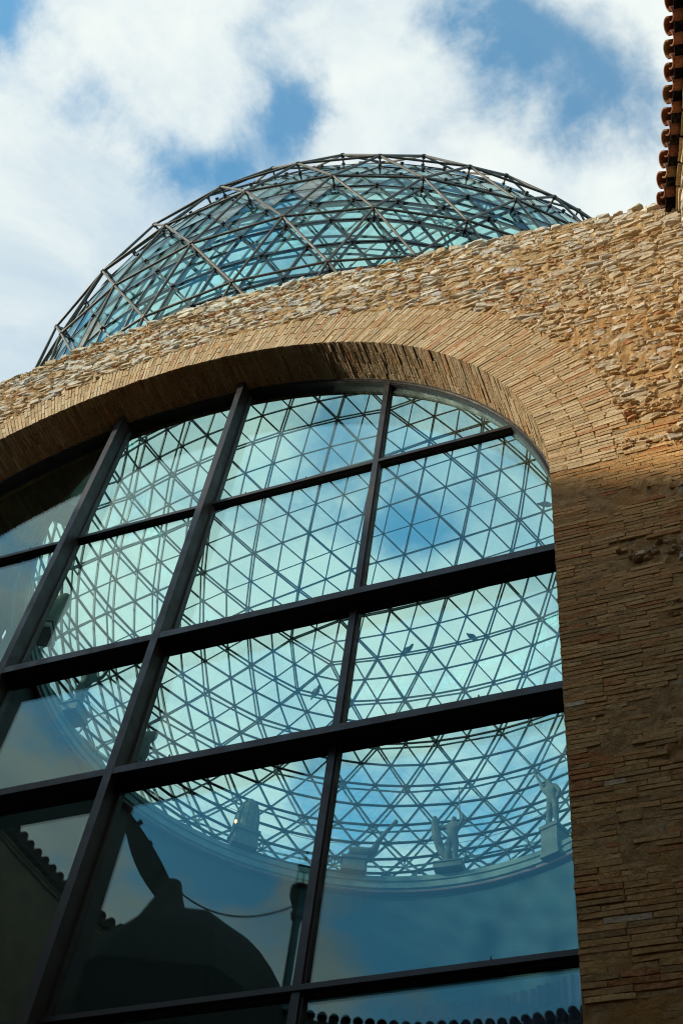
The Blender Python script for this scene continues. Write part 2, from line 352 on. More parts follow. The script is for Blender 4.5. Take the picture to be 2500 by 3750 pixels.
# rubble stones in rough courses
def stonev(cx, cz, w, h, prot, y0=6.0, ax=X_, ay=-Y_, az=Z_, org=None):
    k = random.choice([7, 8, 9, 10]); rot = random.uniform(-.2, .2); V = []; tx, tz = random.uniform(-.14, .14), random.uniform(-.3, .3)
    ph0 = random.random() * 6.28
    rad = [random.uniform(.66, 1.14) for _ in range(k)]
    org = np.array([0, y0, 0.]) if org is None else org
    for lay, (sc, dep) in enumerate(((1.02, -.10), (1.0, prot * .3), (.86, prot))):
        for i in range(k):
            a = ph0 + 6.283 * (i + random.uniform(-.15, .15) * (lay > 0)) / k
            ca, sa = math.cos(a), math.sin(a); e = .62
            u = abs(ca) ** e * math.copysign(1, ca) * w / 2 * rad[i] * sc; v = abs(sa) ** e * math.copysign(1, sa) * h / 2 * rad[i] * sc
            u, v = u * math.cos(rot) - v * math.sin(rot), u * math.sin(rot) + v * math.cos(rot)
            V.append(org + ax * (cx + u) + az * (cz + v) + ay * (dep + (random.uniform(-.012, .012) + tx * u + tz * v if lay else 0)))
    V.append(org + ax * (cx + random.uniform(-.2, .2) * w) + az * (cz + random.uniform(-.2, .2) * h) + ay * (prot + random.uniform(-.004, .012)))
    F = []
    for l in (0, 1):
        for i in range(k): j = (i + 1) % k; F.append((l * k + i, l * k + j, (l + 1) * k + j, (l + 1) * k + i))
    for i in range(k): F.append((2 * k + i, 2 * k + (i + 1) % k, 3 * k))
    return V, F
z = 5.0
while z < 15.6:
    H = random.uniform(.042, .125); x = -10.3 + random.uniform(0, .2)
    while x < .5:
        coarse = fbm((x * .8, 4, z * .8), 2)
        eroded = x > -1.5 and z < 12.6
        w = H * random.uniform(1.2, 3.3) * (.75 if eroded else 1); w = max(.07, min(w, .40)); cx = x + w / 2
        zt = topz(cx); h = H
        ok = z + H * .35 < zt and not any(isbrick(cx + q * w * .4, z + H * .5 + r * H * .3) for q in (-1, 0, 1) for r in (-1, 1))
        e = ell(cx)
        if e is not None and z < e: ok = False
        if ok and eroded and random.random() < .12: ok = False
        if ok and z < ZS and random.random() < .25: ok = False
        if ok:
            if h > .105 and random.random() < .35:   # two thin stones in one course
                for q in (.25, .75):
                    V, F = stonev(cx, z + H * q, w * .98, h * .46, random.uniform(.0, .035)); stones.append((area_of((cx, 6, z + H * q), w, h * .46), V, F, pick(P_STONE)))
            else:
                t = pick(P_SHIM) if h < .066 and random.random() < .7 else pick(P_STONE)
                V, F = stonev(cx, z + H * .5, w * 1.0, h * .94, random.uniform(.002, .022)); stones.append((area_of((cx, 6, z + H * .5), w, h), V, F, t))
            if random.random() < .35 and not eroded:  # small shim in the joint
                V, F = stonev(cx + random.uniform(-.5, .5) * w, z + H, random.uniform(.06, .13), .026, random.uniform(.0, .02)); stones.append((0.01, V, F, pick(P_SHIM)))
        x += w + random.uniform(.0, .02)
    z += H + .006
# small chips and tile fragments packed between the stones
for k in range(5200):
    x, z = random.uniform(-10.2, .45), random.uniform(7, 15.3)
    if z > topz(x) - .05 or isbrick(x, z): continue
    e = ell(x)
    if (e is not None and z < e + .3) or (z < ZS and x < -1.2): continue
    er = x > -1.6 and z < 12.8; w = random.uniform(.02, .11); h = w * random.uniform(.3, .8)
    V, F = stonev(x, z, w, h, random.uniform(.002, .02 if er else .012)); stones.append((area_of((x, 6, z), w, h) * .5, V, F, pick(P_SHIM) if random.random() < .35 else pick(P_STONE)))
# capping stones along the top
x = -10.3
while x < .35:
    w = random.uniform(.12, .34); h = random.uniform(.06, .12); zt = topz(x + w / 2)
    sl = (topz(x + w) - topz(x)) / w
    V, F = stonev(x + w / 2, zt - h * .35 + random.uniform(-.02, .02), w, h, random.uniform(.01, .05), az=Z_ , ax=(X_ + Z_ * 0)); stones.append((area_of((x + w / 2, 6, zt), w, h), V, F, pick(P_STONE)))
    V, F = stonev(x + w / 2, zt - h * .3, w, h, random.uniform(.0, .05), y0=6.30); stones.append((0, V, F, pick(P_STONE)))
    x += w * .96
def drift(p):
    c = np.mean(p[1], 0); k = max(0.0, min(1.0, (c[0] + 2.8) / 3.0 + (13.4 - c[2]) * .25)); t = np.array(p[3])
    return (p[0], p[1], p[2], tuple(t * (1 - .34 * k) + np.array((.50, .35, .185)) * .34 * k))
stones = [drift(p) for p in stones]
def place(pieces, nm, rest, mat, parent, lim=300):
    pieces.sort(key=lambda q: -q[0]); A = Acc()
    for i, (a, V, F, t) in enumerate(pieces):
        if i < lim and a > 0: mesh_ob(nm, V, F, mat, parent, np.array(t))
        else: A.add(V, F, t)
    o = A.build(rest, mat, parent)
    if o: o['kind'] = 'stuff'
place(bricks, 'brick', 'brickwork', BRICK, wall); place(stones, 'stone', 'rubble', STONE, wall)
# ------------------------------------------------------------------ the arched window
YG = 6.61
win = thing('arched_window', 'tall arched window of dark steel mullions and large reflecting panes', 'window')
def sweep(name, a_in, a_out, y0, y1, mat):
    th = np.linspace(-.0, math.pi, 121); V = []; P = [(XC + EA, -UP)] ; F = []
    pts = [((XC + (EA - a) * 1.0, -UP), 0) for a in (0,)]
    rows = [(1, 0, -UP)] + [(math.cos(t), math.sin(t), None) for t in th] + [(-1, 0, -UP)]
    for c, s, zf in rows:
        for a in (a_in, a_out):
            for y in (y0, y1):
                V.append((XC + (EA - a) * c, y, zf if zf is not None else ZS + (EB - a) * s))
    for i in range(len(rows) - 1):
        a, b = i * 4, (i + 1) * 4
        for p, q in ((0, 1), (1, 3), (3, 2), (2, 0)): F.append((a + p, a + q, b + q, b + p))
    return mesh_ob(name, V, F, mat, win)
sweep('arch_frame', .052, -.014, 6.552, 6.70, STEEL); sweep('edge_bead', .014, .004, 6.52, 6.5515, STAIN); sweep('edge_bead', .046, .038, 6.535, 6.5515, STEEL)
XM = [(-9.075, .06, 6.545), (-7.107, .08, 6.40), (-5.333, .08, 6.40), (-3.325, .062, 6.545)]
ZT = [(12.95, .05, 6.548), (11.00, .048, 6.548), (8.588, .086, 6.403), (6.855, .076, 6.403), (4.624, .043, 6.535), (2.4, .045, 6.548), (.3, .08, 6.403)]
ZT = ZT[1:]
for x, w, yf in XM:
    zt = min(ell(x - w / 2), ell(x + w / 2)) - .02
    mo = mesh_ob('mullion', boxv(x - w / 2, x + w / 2, yf, 6.60, -UP, zt + .04), BOXF, STEEL, win)
    gs = mesh_ob('glazing_strip', boxv(x - w / 2 - .018, x + w / 2 + .018, 6.575, 6.645, -UP, zt), BOXF, STEEL, mo)
BARS = {}
for zc, h, yf in ZT:
    if zc > ZS: xr = EA * math.sqrt(1 - ((zc + h / 2 - ZS) / EB) ** 2) - .02
    else: xr = EA + .02
    BARS[round(zc, 1)] = to = mesh_ob('transom', boxv(XC - xr, XC + xr, yf, 6.598, zc - h / 2, zc + h / 2), BOXF, STEEL, win)
    mesh_ob('glazing_strip', boxv(XC - xr + .02, XC + xr - .02, 6.577, 6.643, zc - h / 2 - .016, zc + h / 2 + .016), BOXF, STEEL, to)
xcells = [XC - EA] + [m[0] for m in XM] + [XC + EA]; zcells = [-UP] + sorted(t[0] for t in ZT) + [ZS + EB]
for i in range(len(xcells) - 1):
    for j in range(len(zcells) - 1):
        x0, x1, z0, z1 = xcells[i], xcells[i + 1], zcells[j], zcells[j + 1]
        pts = [x for x in np.linspace(x0, x1, 33) if (ell(x, -.03) or (ZS if z0 < ZS else -9)) > z0 + .005]
        if len(pts) < 3: continue
        top = [(x, min(z1, (ell(x, -.03) or ZS) if z1 > ZS else z1)) for x in pts]
        if all(t[1] == z1 for t in top): top = [top[0], top[-1]]
        poly = [(pts[0], z0), (pts[-1], z0)] + top[::-1]
        if abs(poly[-1][1] - z0) < 1e-4: poly.pop()
        n = len(poly); mx, mz = (x0 + x1) / 2, (z0 + z1) / 2; ta, tb = random.uniform(-.0022, .0022), random.uniform(-.0022, .0022)
        V = [(x, YG + d + ta * (x - mx) + tb * (zq - mz), zq) for d in (0, .014) for x, zq in poly]
        F = [tuple(range(n)), tuple(range(2 * n - 1, n - 1, -1))] + [((k + 1) % n, k, n + k, n + (k + 1) % n) for k in range(n)]
        mesh_ob('glass_pane', V, F, WGLASS, win)
# eye bolts on the bars
def ringv(c, R, r, n=10, m=5):
    V, F = [], []
    for i in range(n):
        a = 2 * math.pi * i / n
        for k in range(m):
            b = 2 * math.pi * k / m; q = R + r * math.cos(b)
            V.append((c[0] + r * math.sin(b), c[1] - 0 + q * math.cos(a) * .35, c[2] + q * math.sin(a) + R))
    for i in range(n):
        for k in range(m):
            i2, k2 = (i + 1) % n, (k + 1) % m; F.append((i * m + k, i2 * m + k, i2 * m + k2, i * m + k2))
    return V, F
for px, py, zz, yy in ((757, 2268, 8.631, 6.41), (1765, 2043, 8.631, 6.41), (538, 2785, 6.893, 6.41), (615, 2775, 6.893, 6.41), (1750, 2560, 6.893, 6.41), (900, 1795, 11.024, 6.55), (109, 2005, 11.024, 6.55), (1795, 3515, 4.645, 6.55), (1122, 1730, 11.024, 6.55)):
    d = ray(px, py); xx = d[0] / d[1] * yy
    V, F = ringv((xx, yy + .012, zz - .004), .022, .005); mesh_ob('eye_bolt', V, F, STEEL, BARS[min(BARS, key=lambda q: abs(q - zz))])
# ------------------------------------------------------------------ the glass dome
DC = np.array([-6.1731, 12.6316, 18.5281]); RO, RI = 7.0151, 6.8203
RM = np.array([[.327, -.7664, -.5529], [.4257, .6418, -.6379], [.8437, -.0268, .5361]])
u_, s_, v_ = np.linalg.svd(RM); RM = u_ @ v_
gd = (1 + 5 ** .5) / 2
IV = np.array([(-1, gd, 0), (1, gd, 0), (-1, -gd, 0), (1, -gd, 0), (0, -1, gd), (0, 1, gd), (0, -1, -gd), (0, 1, -gd), (gd, 0, -1), (gd, 0, 1), (-gd, 0, -1), (-gd, 0, 1)]) / math.hypot(1, gd)
IF = [(0, 11, 5), (0, 5, 1), (0, 1, 7), (0, 7, 10), (0, 10, 11), (1, 5, 9), (5, 11, 4), (11, 10, 2), (10, 7, 6), (7, 1, 8), (3, 9, 4), (3, 4, 2), (3, 2, 6), (3, 6, 8), (3, 8, 9), (4, 9, 5), (2, 4, 11), (6, 2, 10), (8, 6, 7), (9, 8, 1)]
def geodesic(n):
    idx, P, Fc = {}, [], []
    def get(v):
        v = v / np.linalg.norm(v); k = tuple(np.round(v, 5) + 0.0)
        if k not in idx: idx[k] = len(P); P.append(v)
        return idx[k]
    for a, b, c in IF:
        gr = {}
        for i in range(n + 1):
            for j in range(n + 1 - i): gr[i, j] = get(IV[a] * (n - i - j) + IV[b] * i + IV[c] * j)
        for i in range(n):
            for j in range(n - i):
                Fc.append((gr[i, j], gr[i + 1, j], gr[i, j + 1]))
                if i + j < n - 1: Fc.append((gr[i + 1, j], gr[i + 1, j + 1], gr[i, j + 1]))
    return np.array(P) @ RM.T, Fc
def edges(Fc): return sorted({tuple(sorted((f[a], f[b]))) for f in Fc for a, b in ((0, 1), (1, 2), (2, 0))})
def seen(p):
    s = screen(p)
    if s is None or not (0 < s[0] < 2500 and 0 < s[1] < 3750): return 0.0
    q = np.asarray(p) * (6.0 / p[1])
    vis = q[2] > topz(q[0])
    q2 = np.asarray(p) * (YG / p[1]); e = ell(q2[0])
    if e is not None and q2[2] < e and q[0] < -1.31: vis = True
    return (FPX / s[2]) ** 2 if vis else 0.0
dome = thing('glass_dome', 'geodesic glass dome of blue green triangular panes inside a grey steel tube lattice', 'dome', tuple(DC))
CUT = -.56
PO, FO = geodesic(6); PI_, FI = geodesic(12)
def piece_list(items, nm, rest, mat, lim=300):
    items.sort(key=lambda q: -q[0]); A = Acc()
    for i, (w, V, F) in enumerate(items):
        V = [np.asarray(v) - DC for v in V]
        if i < lim and w > 0: mesh_ob(nm, V, F, mat, dome)
        else: A.add(V, F)
    o = A.build(rest, mat, dome)
    if o: o['kind'] = 'stuff'
it = []
for a, b in edges(FO):
    if min(PO[a][2], PO[b][2]) < CUT: continue
    A_, B_ = DC + PO[a] * RO, DC + PO[b] * RO; it.append((seen((A_ + B_) / 2), *tubev(A_, B_, .022, 8)))
piece_list(it, 'tube_strut', 'tube_lattice', TUBE)
it = []
for a, b in edges(FI):
    if min(PI_[a][2], PI_[b][2]) < CUT - .02: continue
    A_, B_ = DC + PI_[a] * RI, DC + PI_[b] * RI; mid = (A_ + B_) / 2
    it.append((seen(mid), *beamv(A_, B_, .028, .05, (mid - DC))))
piece_list(it, 'glazing_bar', 'glazing_bars_beyond', BAR)
it = []
for f in FI:
    tri = PI_[list(f)]
    if tri[:, 2].min() < CUT - .02: continue
    c = tri.mean(0); nn = np.cross(tri[1] - tri[0], tri[2] - tri[0]); nn /= np.linalg.norm(nn)
    if nn @ c < 0: nn = -nn; tri = tri[[0, 2, 1]]
    T = [DC + c * RI + (p - c) * RI * .955 + nn * .008 + nn * random.uniform(-.007, .007) for p in tri]
    V = T + [p + nn * .012 for p in T]
    it.append((seen(DC + c * RI) * (1.2 if c @ (-DC) > 0 else 1), V, [(2, 1, 0), (3, 4, 5), (0, 1, 4, 3), (1, 2, 5, 4), (2, 0, 3, 5)]))
piece_list(it, 'glass_pane', 'glazing', DGLASS)
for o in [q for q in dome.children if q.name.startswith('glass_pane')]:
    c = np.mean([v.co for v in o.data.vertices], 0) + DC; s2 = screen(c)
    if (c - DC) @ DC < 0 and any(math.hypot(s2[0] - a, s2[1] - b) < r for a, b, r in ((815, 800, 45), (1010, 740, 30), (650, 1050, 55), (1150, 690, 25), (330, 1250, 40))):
        o.data.materials[0] = GLAREP; o['label'] = 'triangular pane with sky glare painted in white'  # clear pane in truth; glare of bright cloud put into its colour
itp, ith, iti = [], [], []
for p in PO:
    if p[2] < CUT: continue
    a, b = DC + p * (RI + .02), DC + p * (RO + .01); w = seen(b)
    itp.append((w, *tubev(a, b, .017, 6))); ith.append((w, *tubev(DC + p * (RO - .05), DC + p * (RO + .03), .036, 8)))
for p in PI_:
    if p[2] < CUT: continue
    iti.append((seen(DC + p * RI), *tubev(DC + p * (RI - .045), DC + p * (RI + .055), .034, 8)))
piece_list(itp, 'post', 'posts_beyond', TUBE); piece_list(ith, 'tube_node', 'nodes_beyond', TUBE); piece_list(iti, 'hub', 'hubs_beyond', BAR)
# ------------------------------------------------------------------ the round hall under the dome
hall = thing('round_hall', 'round hall with teal walls and pale cornice seen through the window under the dome', 'hall')
CX, CY = -6.173, 12.632
V, F = lathe([(5.98, 14.80), (5.98, 14.92), (5.54, 14.92), (5.52, 14.90), (5.52, 14.80), (5.55, 14.785), (5.55, 14.735), (5.52, 14.72), (5.52, 14.635), (5.56, 14.62), (5.56, 14.60)], CX, CY, 144); mesh_ob('cornice', V, F, CORN, hall)
V, F = lathe([(5.56, 14.60), (5.555, 14.565), (5.57, 14.555), (5.68, 14.55)], CX, CY, 144); mesh_ob('red_band', V, F, REDP, hall)
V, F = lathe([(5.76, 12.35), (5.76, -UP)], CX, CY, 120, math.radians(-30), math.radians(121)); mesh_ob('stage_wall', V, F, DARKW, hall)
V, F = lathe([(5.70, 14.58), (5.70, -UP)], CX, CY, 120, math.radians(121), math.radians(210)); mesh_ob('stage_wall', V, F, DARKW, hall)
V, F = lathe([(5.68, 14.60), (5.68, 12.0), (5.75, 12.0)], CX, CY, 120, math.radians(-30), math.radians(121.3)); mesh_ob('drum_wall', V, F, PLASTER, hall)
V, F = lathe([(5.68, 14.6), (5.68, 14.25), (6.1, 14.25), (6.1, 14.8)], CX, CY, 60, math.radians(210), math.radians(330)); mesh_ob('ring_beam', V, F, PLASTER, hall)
# pleated drape below the drum
n = 260; V, F = [], []
for i in range(n + 1):
    a = math.radians(-28 + 130 * i / n); r = 5.60 + .035 * math.sin(i * 1.9) + .02 * math.sin(i * .7 + 1)
    for zq in (12.18, 8.0, 2.0, -UP): V.append((CX + r * math.cos(a), CY + r * math.sin(a), zq))
for i in range(n):
    for k in range(3): F.append((i * 4 + k, i * 4 + 4 + k, i * 4 + 5 + k, i * 4 + 1 + k))
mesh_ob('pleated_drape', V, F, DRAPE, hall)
# flat roof with a round hole, outer walls
n = 96; V, F = [], []
for i in range(n):
    a = 2 * math.pi * i / n; c, s = math.cos(a), math.sin(a)
    k = min(8.2 / max(abs(c), 1e-6), (5.83 if s < 0 else 8.2) / max(abs(s), 1e-6))
    V += [(CX + 5.95 * c, CY + 5.95 * s, 14.55), (CX + k * c, CY + k * s, 14.55), (CX + 5.95 * c, CY + 5.95 * s, 14.3), (CX + k * c, CY + k * s, 14.3)]
for i in range(n):
    a, b = i * 4, ((i + 1) % n) * 4
    F += [(a, a + 1, b + 1, b), (a + 3, a + 2, b + 2, b + 3), (a + 1, a + 3, b + 3, b + 1), (a + 2, a, b, b + 2)]
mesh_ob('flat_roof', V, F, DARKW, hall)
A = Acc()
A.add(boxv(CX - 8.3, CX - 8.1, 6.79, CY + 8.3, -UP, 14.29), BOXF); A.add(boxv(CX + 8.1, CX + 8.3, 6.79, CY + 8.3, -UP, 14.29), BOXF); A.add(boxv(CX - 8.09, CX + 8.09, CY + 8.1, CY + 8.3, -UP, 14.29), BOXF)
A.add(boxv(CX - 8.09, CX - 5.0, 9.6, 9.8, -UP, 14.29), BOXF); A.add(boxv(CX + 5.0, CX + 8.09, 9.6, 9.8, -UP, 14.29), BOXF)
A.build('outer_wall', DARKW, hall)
# ------------------------------------------------------------------ statues on the cornice
def skinned(name, nodes, links, mat, parent, sub=1):
    me = bpy.data.meshes.new(name); me.from_pydata([n_[:3] for n_ in nodes], links, []); me.materials.append(mat)
    o = bpy.data.objects.new(name, me); COL.objects.link(o); o.parent = parent
    o.modifiers.new('skin', 'SKIN'); sv = me.skin_vertices[0].data
    for i, n_ in enumerate(nodes): sv[i].radius = (n_[3], n_[3]); sv[i].use_root = i == 0
    ss = o.modifiers.new('sub', 'SUBSURF'); ss.levels = sub; ss.render_levels = sub
    return o
def figure(parent, mat, arms, lean=(0, 0), base=.3, robe=True, head=(0, 0), s=.72):
    lx, ly = lean
    N = [(0, 0, 1.0, .15), (lx * .5, ly * .5, 1.22, .135), (lx, ly, 1.45, .16), (lx * 1.1 + head[0] * .3, ly * 1.1 + head[1] * .3, 1.58, .06), (lx * 1.15 + head[0], ly * 1.15 + head[1], 1.74, .105),
         (.09, 0, .92, .11), (.10, -.03, .5, .085), (.11, .02, .06, .06), (.11, -.10, .03, .045), (-.09, 0, .92, .11), (-.10, -.06, .5, .085), (-.12, .03, .06, .06), (-.12, -.09, .03, .045)]
    E_ = [(0, 1), (1, 2), (2, 3), (3, 4), (0, 5), (5, 6), (6, 7), (7, 8), (0, 9), (9, 10), (10, 11), (11, 12)]
    for side, (el_, ha) in zip((1, -1), arms):
        i = len(N); N += [(lx + side * .20, ly, 1.44, .075), tuple(el_) + (.055,), tuple(ha) + (.04,), tuple(np.array(ha) + (np.array(ha) - np.array(el_)) * .25) + (.045,)]; E_ += [(2, i), (i, i + 1), (i + 1, i + 2), (i + 2, i + 3)]
    N = [(a * s, b * s, base + c * s, d * s) for a, b, c, d in N]
    return skinned('body', N, E_, mat, parent, 2)
def plinth(parent, mat, w=.46, h=.30, drop=.0):
    A = Acc(); A.add(boxv(-w / 2, w / 2, -w / 2, w / 2, -drop, h * .8), BOXF); A.add(boxv(-w * .57, w * .57, -w * .57, w * .57, h * .8 + .001, h), BOXF); A.add(boxv(-w * .56, w * .56, -w * .56, w * .56, -drop + .001, -drop + .10), BOXF)
    A.build('plinth', mat, parent)
def on_ring(deg, name, label, cat='statue', group='statues along the dome cornice', r=5.62):
    a = math.radians(deg); return thing(name, label, cat, (CX + r * math.cos(a), CY + r * math.sin(a), 14.92), group, a - math.pi / 2)
# local -y looks to the middle of the hall
t = on_ring(91.8, 'statue', 'pale statue on the far cornice lifting one arm and holding a thin upright staff'); plinth(t, STAT, .5, .16)
figure(t, STAT, [((.30, -.05, 1.70), (.16, -.05, 1.98)), ((-.46, -.06, 1.36), (-.52, -.08, 1.72))], base=.14, lean=(.02, -.03), head=(.03, -.04))
V, F = tubev((.16, -.06, 1.3), (.11, -.06, 2.15), .012, 5); mesh_ob('staff', V, F, STAT, t)
skinned('drapery', [(-.36, -.07, 1.45, .05), (-.36, -.07, 1.2, .09), (-.30, -.05, .9, .10), (-.22, 0, .6, .09), (.05, .06, .35, .12)], [(0, 1), (1, 2), (2, 3), (3, 4)], STAT, t, 1)
t = on_ring(111.4, 'statue', 'pale statue bending flat over its plinth with one long arm stretched up to the side'); plinth(t, STAT, .44, .34)
skinned('body', [(-.22, 0, .50, .12), (-.02, -.02, .56, .14), (.2, -.03, .56, .13), (.36, -.04, .62, .09), (.42, -.04, .86, .06), (.56, -.04, 1.12, .045), (.72, -.04, 1.38, .04), (.77, -.04, 1.45, .07), (-.15, .02, .38, .10), (-.1, .05, .30, .10)], [(0, 1), (1, 2), (2, 3), (3, 4), (4, 5), (5, 6), (6, 7), (0, 8), (8, 9)], STAT, t, 2)
t = on_ring(69.8, 'statue', 'pale statue on a tall bracket plinth beside the brick pier, arm thrown up'); plinth(t, STAT, .36, .42, .30)
figure(t, STAT, [((.28, -.05, 1.2), (.22, -.12, .95)), ((-.34, -.05, 1.78), (-.52, -.06, 2.20))], base=.42, lean=(-.06, -.03), head=(.0, -.02), s=.70)
t = on_ring(-178.8, 'statue', 'pale seated statue with both arms raised at the left end of the cornice', r=5.5); plinth(t, STAT, .42, .25)
figure(t, STAT, [((.30, -.25, 1.6), (.22, -.42, 1.82)), ((-.30, -.25, 1.5), (-.22, -.45, 1.66))], base=.1, lean=(0, -.14), head=(0, -.05), s=.72)
t = on_ring(163.5, 'statue', 'lumpy pale statue just above the lower left crossing of the steel beams', r=5.3); plinth(t, STAT, .42, .2)
skinned('body', [(0, 0, .3, .16), (.05, -.04, .6, .2), (-.08, -.1, .85, .17), (.12, -.12, 1.0, .12), (.2, -.1, 1.2, .06)], [(0, 1), (1, 2), (2, 3), (3, 4)], STAT, t, 2)
t = on_ring(-128.5, 'statue', 'dark green draped statue under the left end of the arch', r=5.50); plinth(t, STATD, .42, .2)
skinned('body', [(0, 0, .15, .2), (.02, -.05, .5, .22), (0, -.12, .9, .2), (.03, -.18, 1.2, .13), (.03, -.2, 1.36, .09)], [(0, 1), (1, 2), (2, 3), (3, 4)], STATD, t, 2)
V, F = tubev((.03, -.2, 1.4), (.1, -.5, 1.95), .008, 5); mesh_ob('spike', V, F, STATD, t)
t = on_ring(-158.0, 'statue', 'dark green hunched statue half hidden by the thick left mullion', r=5.47); plinth(t, STATD, .42, .2)
skinned('body', [(0, 0, .2, .18), (0, -.06, .55, .2), (.03, -.14, .9, .17), (0, -.2, 1.15, .10)], [(0, 1), (1, 2), (2, 3)], STATD, t, 2)
# hooded shrine with ribs
t = on_ring(134.3, 'hooded_shrine', 'dark ribbed hood on a pale block with a small orange lamp on the cornice', 'shrine', None); plinth(t, STAT, .46, .42)
A = Acc(); pr = [(.02, 1.32), (.06, 1.26), (.14, 1.16), (.20, 1.0), (.235, .8), (.25, .5), (.25, .43)]
V, F = lathe(pr, 0, 0, 14); A.add(V, F); ho = A.build('hood', STATD, t)
for k in range(10):
    a = 2 * math.pi * k / 10
    A = Acc()
    for (r0, z0), (r1, z1) in zip(pr[1:-1], pr[2:]): A.add(*tubev(((r0 + .01) * math.cos(a), (r0 + .01) * math.sin(a), z0), ((r1 + .01) * math.cos(a), (r1 + .01) * math.sin(a), z1), .014, 5))
    A.build('rib', STAT, ho)
LAMP, nt, b = mat_base('orange_lamp'); b.inputs['Emission Color'].default_value = (1, .45, .12, 1); b.inputs['Emission Strength'].default_value = 3; b.inputs['Base Color'].default_value = (.5, .25, .1, 1)
V, F = lathe([(.0, .56), (.02, .55), (.028, .52), (.02, .49), (0, .48)], -.26, -.16, 8); mesh_ob('lamp', V, F, LAMP, t)
# thin wire strung between the statues
a = np.radians(np.linspace(60, 190, 40)); A = Acc(); P = [(CX + 5.5 * math.cos(q), CY + 5.5 * math.sin(q), 15.75 - .18 * abs(math.sin(5.2 * q))) for q in a]
for p, q in zip(P[:-1], P[1:]): A.add(*tubev(p, q, .006, 4))
tag(A.build('wire', BAR), 'thin dark wire strung past the statues above the cornice', 'wire')
# ------------------------------------------------------------------ pigeons on the dome bars
def pigeon(p, label, rz, tilt=0.0):
    t = thing('pigeon', label, 'pigeon', tuple(p), 'pigeons resting on the dome bars', rz)
    skinned('body', [(0, 0, .09, .055), (0, -.07, .12, .06), (0, -.13, .16, .04), (0, -.155, .205, .034), (0, -.19, .20, .012), (0, .10, .06, .035), (0, .24, .03, .022)], [(0, 1), (1, 2), (2, 3), (3, 4), (0, 5), (5, 6)], FEATH, t, 2)
    for s in (-1, 1):
        V, F = tubev((s * .025, -.02, -.01), (s * .02, -.02, .06), .007, 5); mesh_ob('leg', V, F, FEATH, t)
    for s in (-1, 1):
        skinned('wing', [(s * .05, -.07, .13, .02), (s * .062, .05, .10, .024), (s * .03, .17, .055, .012)], [(0, 1), (1, 2)], FEATH, t, 1)
for pxy, lab, rz in (((1730, 2345), 'grey pigeon seen from below on the bar between the two thick transoms', 2.8), ((1700, 2165), 'grey pigeon just under the upper thick transom', 2.9), ((1490, 2392), 'grey pigeon beside the right mullion above the pentagon of bars', 1.2), ((1155, 2545), 'grey pigeon left of the right mullion above the lower thick transom', .9), ((2000, 1857), 'grey pigeon perched close to the brick pier edge near the arch foot', 2.2)):
    d = ray(*pxy); b_ = d @ DC; tt = b_ + math.sqrt(b_ * b_ - (DC @ DC - (RI + .085) ** 2)); pigeon(d * tt, lab, rz)
# ------------------------------------------------------------------ the horseshoe building round the courtyard
cb = thing('courtyard_building', 'horseshoe shaped courtyard building with terracotta tiled eaves meeting the wall on the right', 'building')
half = [(.17, 5.97), (.25, 5.63), (.40, 5.15), (.52, 4.72), (.63, 4.29), (.74, 3.72), (.88, 2.6), (.96, 1.0), (.96, -.2), (.92, -1.3), (.80, -2.5), (.62, -3.27), (.3, -4.04), (-.55, -5.7), (-2.2, -7.36), (-3.1, -7.8), (-4.2, -8.2), (-6.19, -8.42)]
full = half + [(2 * XC - x, y) for x, y in half[-2::-1]]
full = np.array(full); dl = np.concatenate([[0], np.cumsum(np.hypot(*np.diff(full, axis=0).T))])
def path(s, off=0.0):
    e = .15; p = np.array([np.interp(s, dl, full[:, 0]), np.interp(s, dl, full[:, 1])])
    q = np.array([np.interp(s + e, dl, full[:, 0]), np.interp(s + e, dl, full[:, 1])]) - np.array([np.interp(s - e, dl, full[:, 0]), np.interp(s - e, dl, full[:, 1])]); q /= np.linalg.norm(q)
    nrm = np.array([-q[1], q[0]])        # points out of the courtyard
    if nrm @ (p - np.array([XC, 0.])) < 0: nrm = -nrm
    return p + nrm * off, q, nrm
ZE = 13.93
def strip(name, prof, mat, step=.25):
    ss = np.arange(0, dl[-1] + 1e-6, step); V, F = [], []; k = len(prof)
    for s in ss:
        for off, zq in prof: p, _, _ = path(s, off); V.append((p[0], p[1], zq))
    for i in range(len(ss) - 1):
        for q in range(k - 1): F.append((i * k + q, (i + 1) * k + q, (i + 1) * k + q + 1, i * k + q + 1))
    return mesh_ob(name, V, F, mat, cb)
AGED = mat_plain('aged_plaster', (.31, .215, .115), .95, 0, .3, 2.5, .6, 18)
strip('plastered_wall', [(.25, -UP), (.25, 13.74), (.9, 13.74)], AGED)
strip('roof_deck', [(.06, ZE - .06), (.06, ZE - .03), (5.0, ZE + 1.1), (5.0, -UP)], TILE)
def tilev(r0, r1, L, up, th=.016, n=8):
    V = []
    for r, yv in ((r0, 0), (r1, L)):
        for rr in (r, r - th):
            for i in range(n + 1):
                a = math.pi * (i / n); V.append((rr * math.cos(a), yv, (rr * math.sin(a)) * up))
    F = []; m = n + 1
    for i in range(n): F += [(i, i + 1, 2 * m + i + 1, 2 * m + i), (m + i + 1, m + i, 3 * m + i, 3 * m + i + 1), (i + 1, i, m + i, m + i + 1), (2 * m + i, 2 * m + i + 1, 3 * m + i + 1, 3 * m + i)]
    F += [(0, 2 * m, 3 * m, m), (n, m + n, 3 * m + n, 2 * m + n)]
    return V, F
tiles = []; npit = int(dl[-1] / .245)
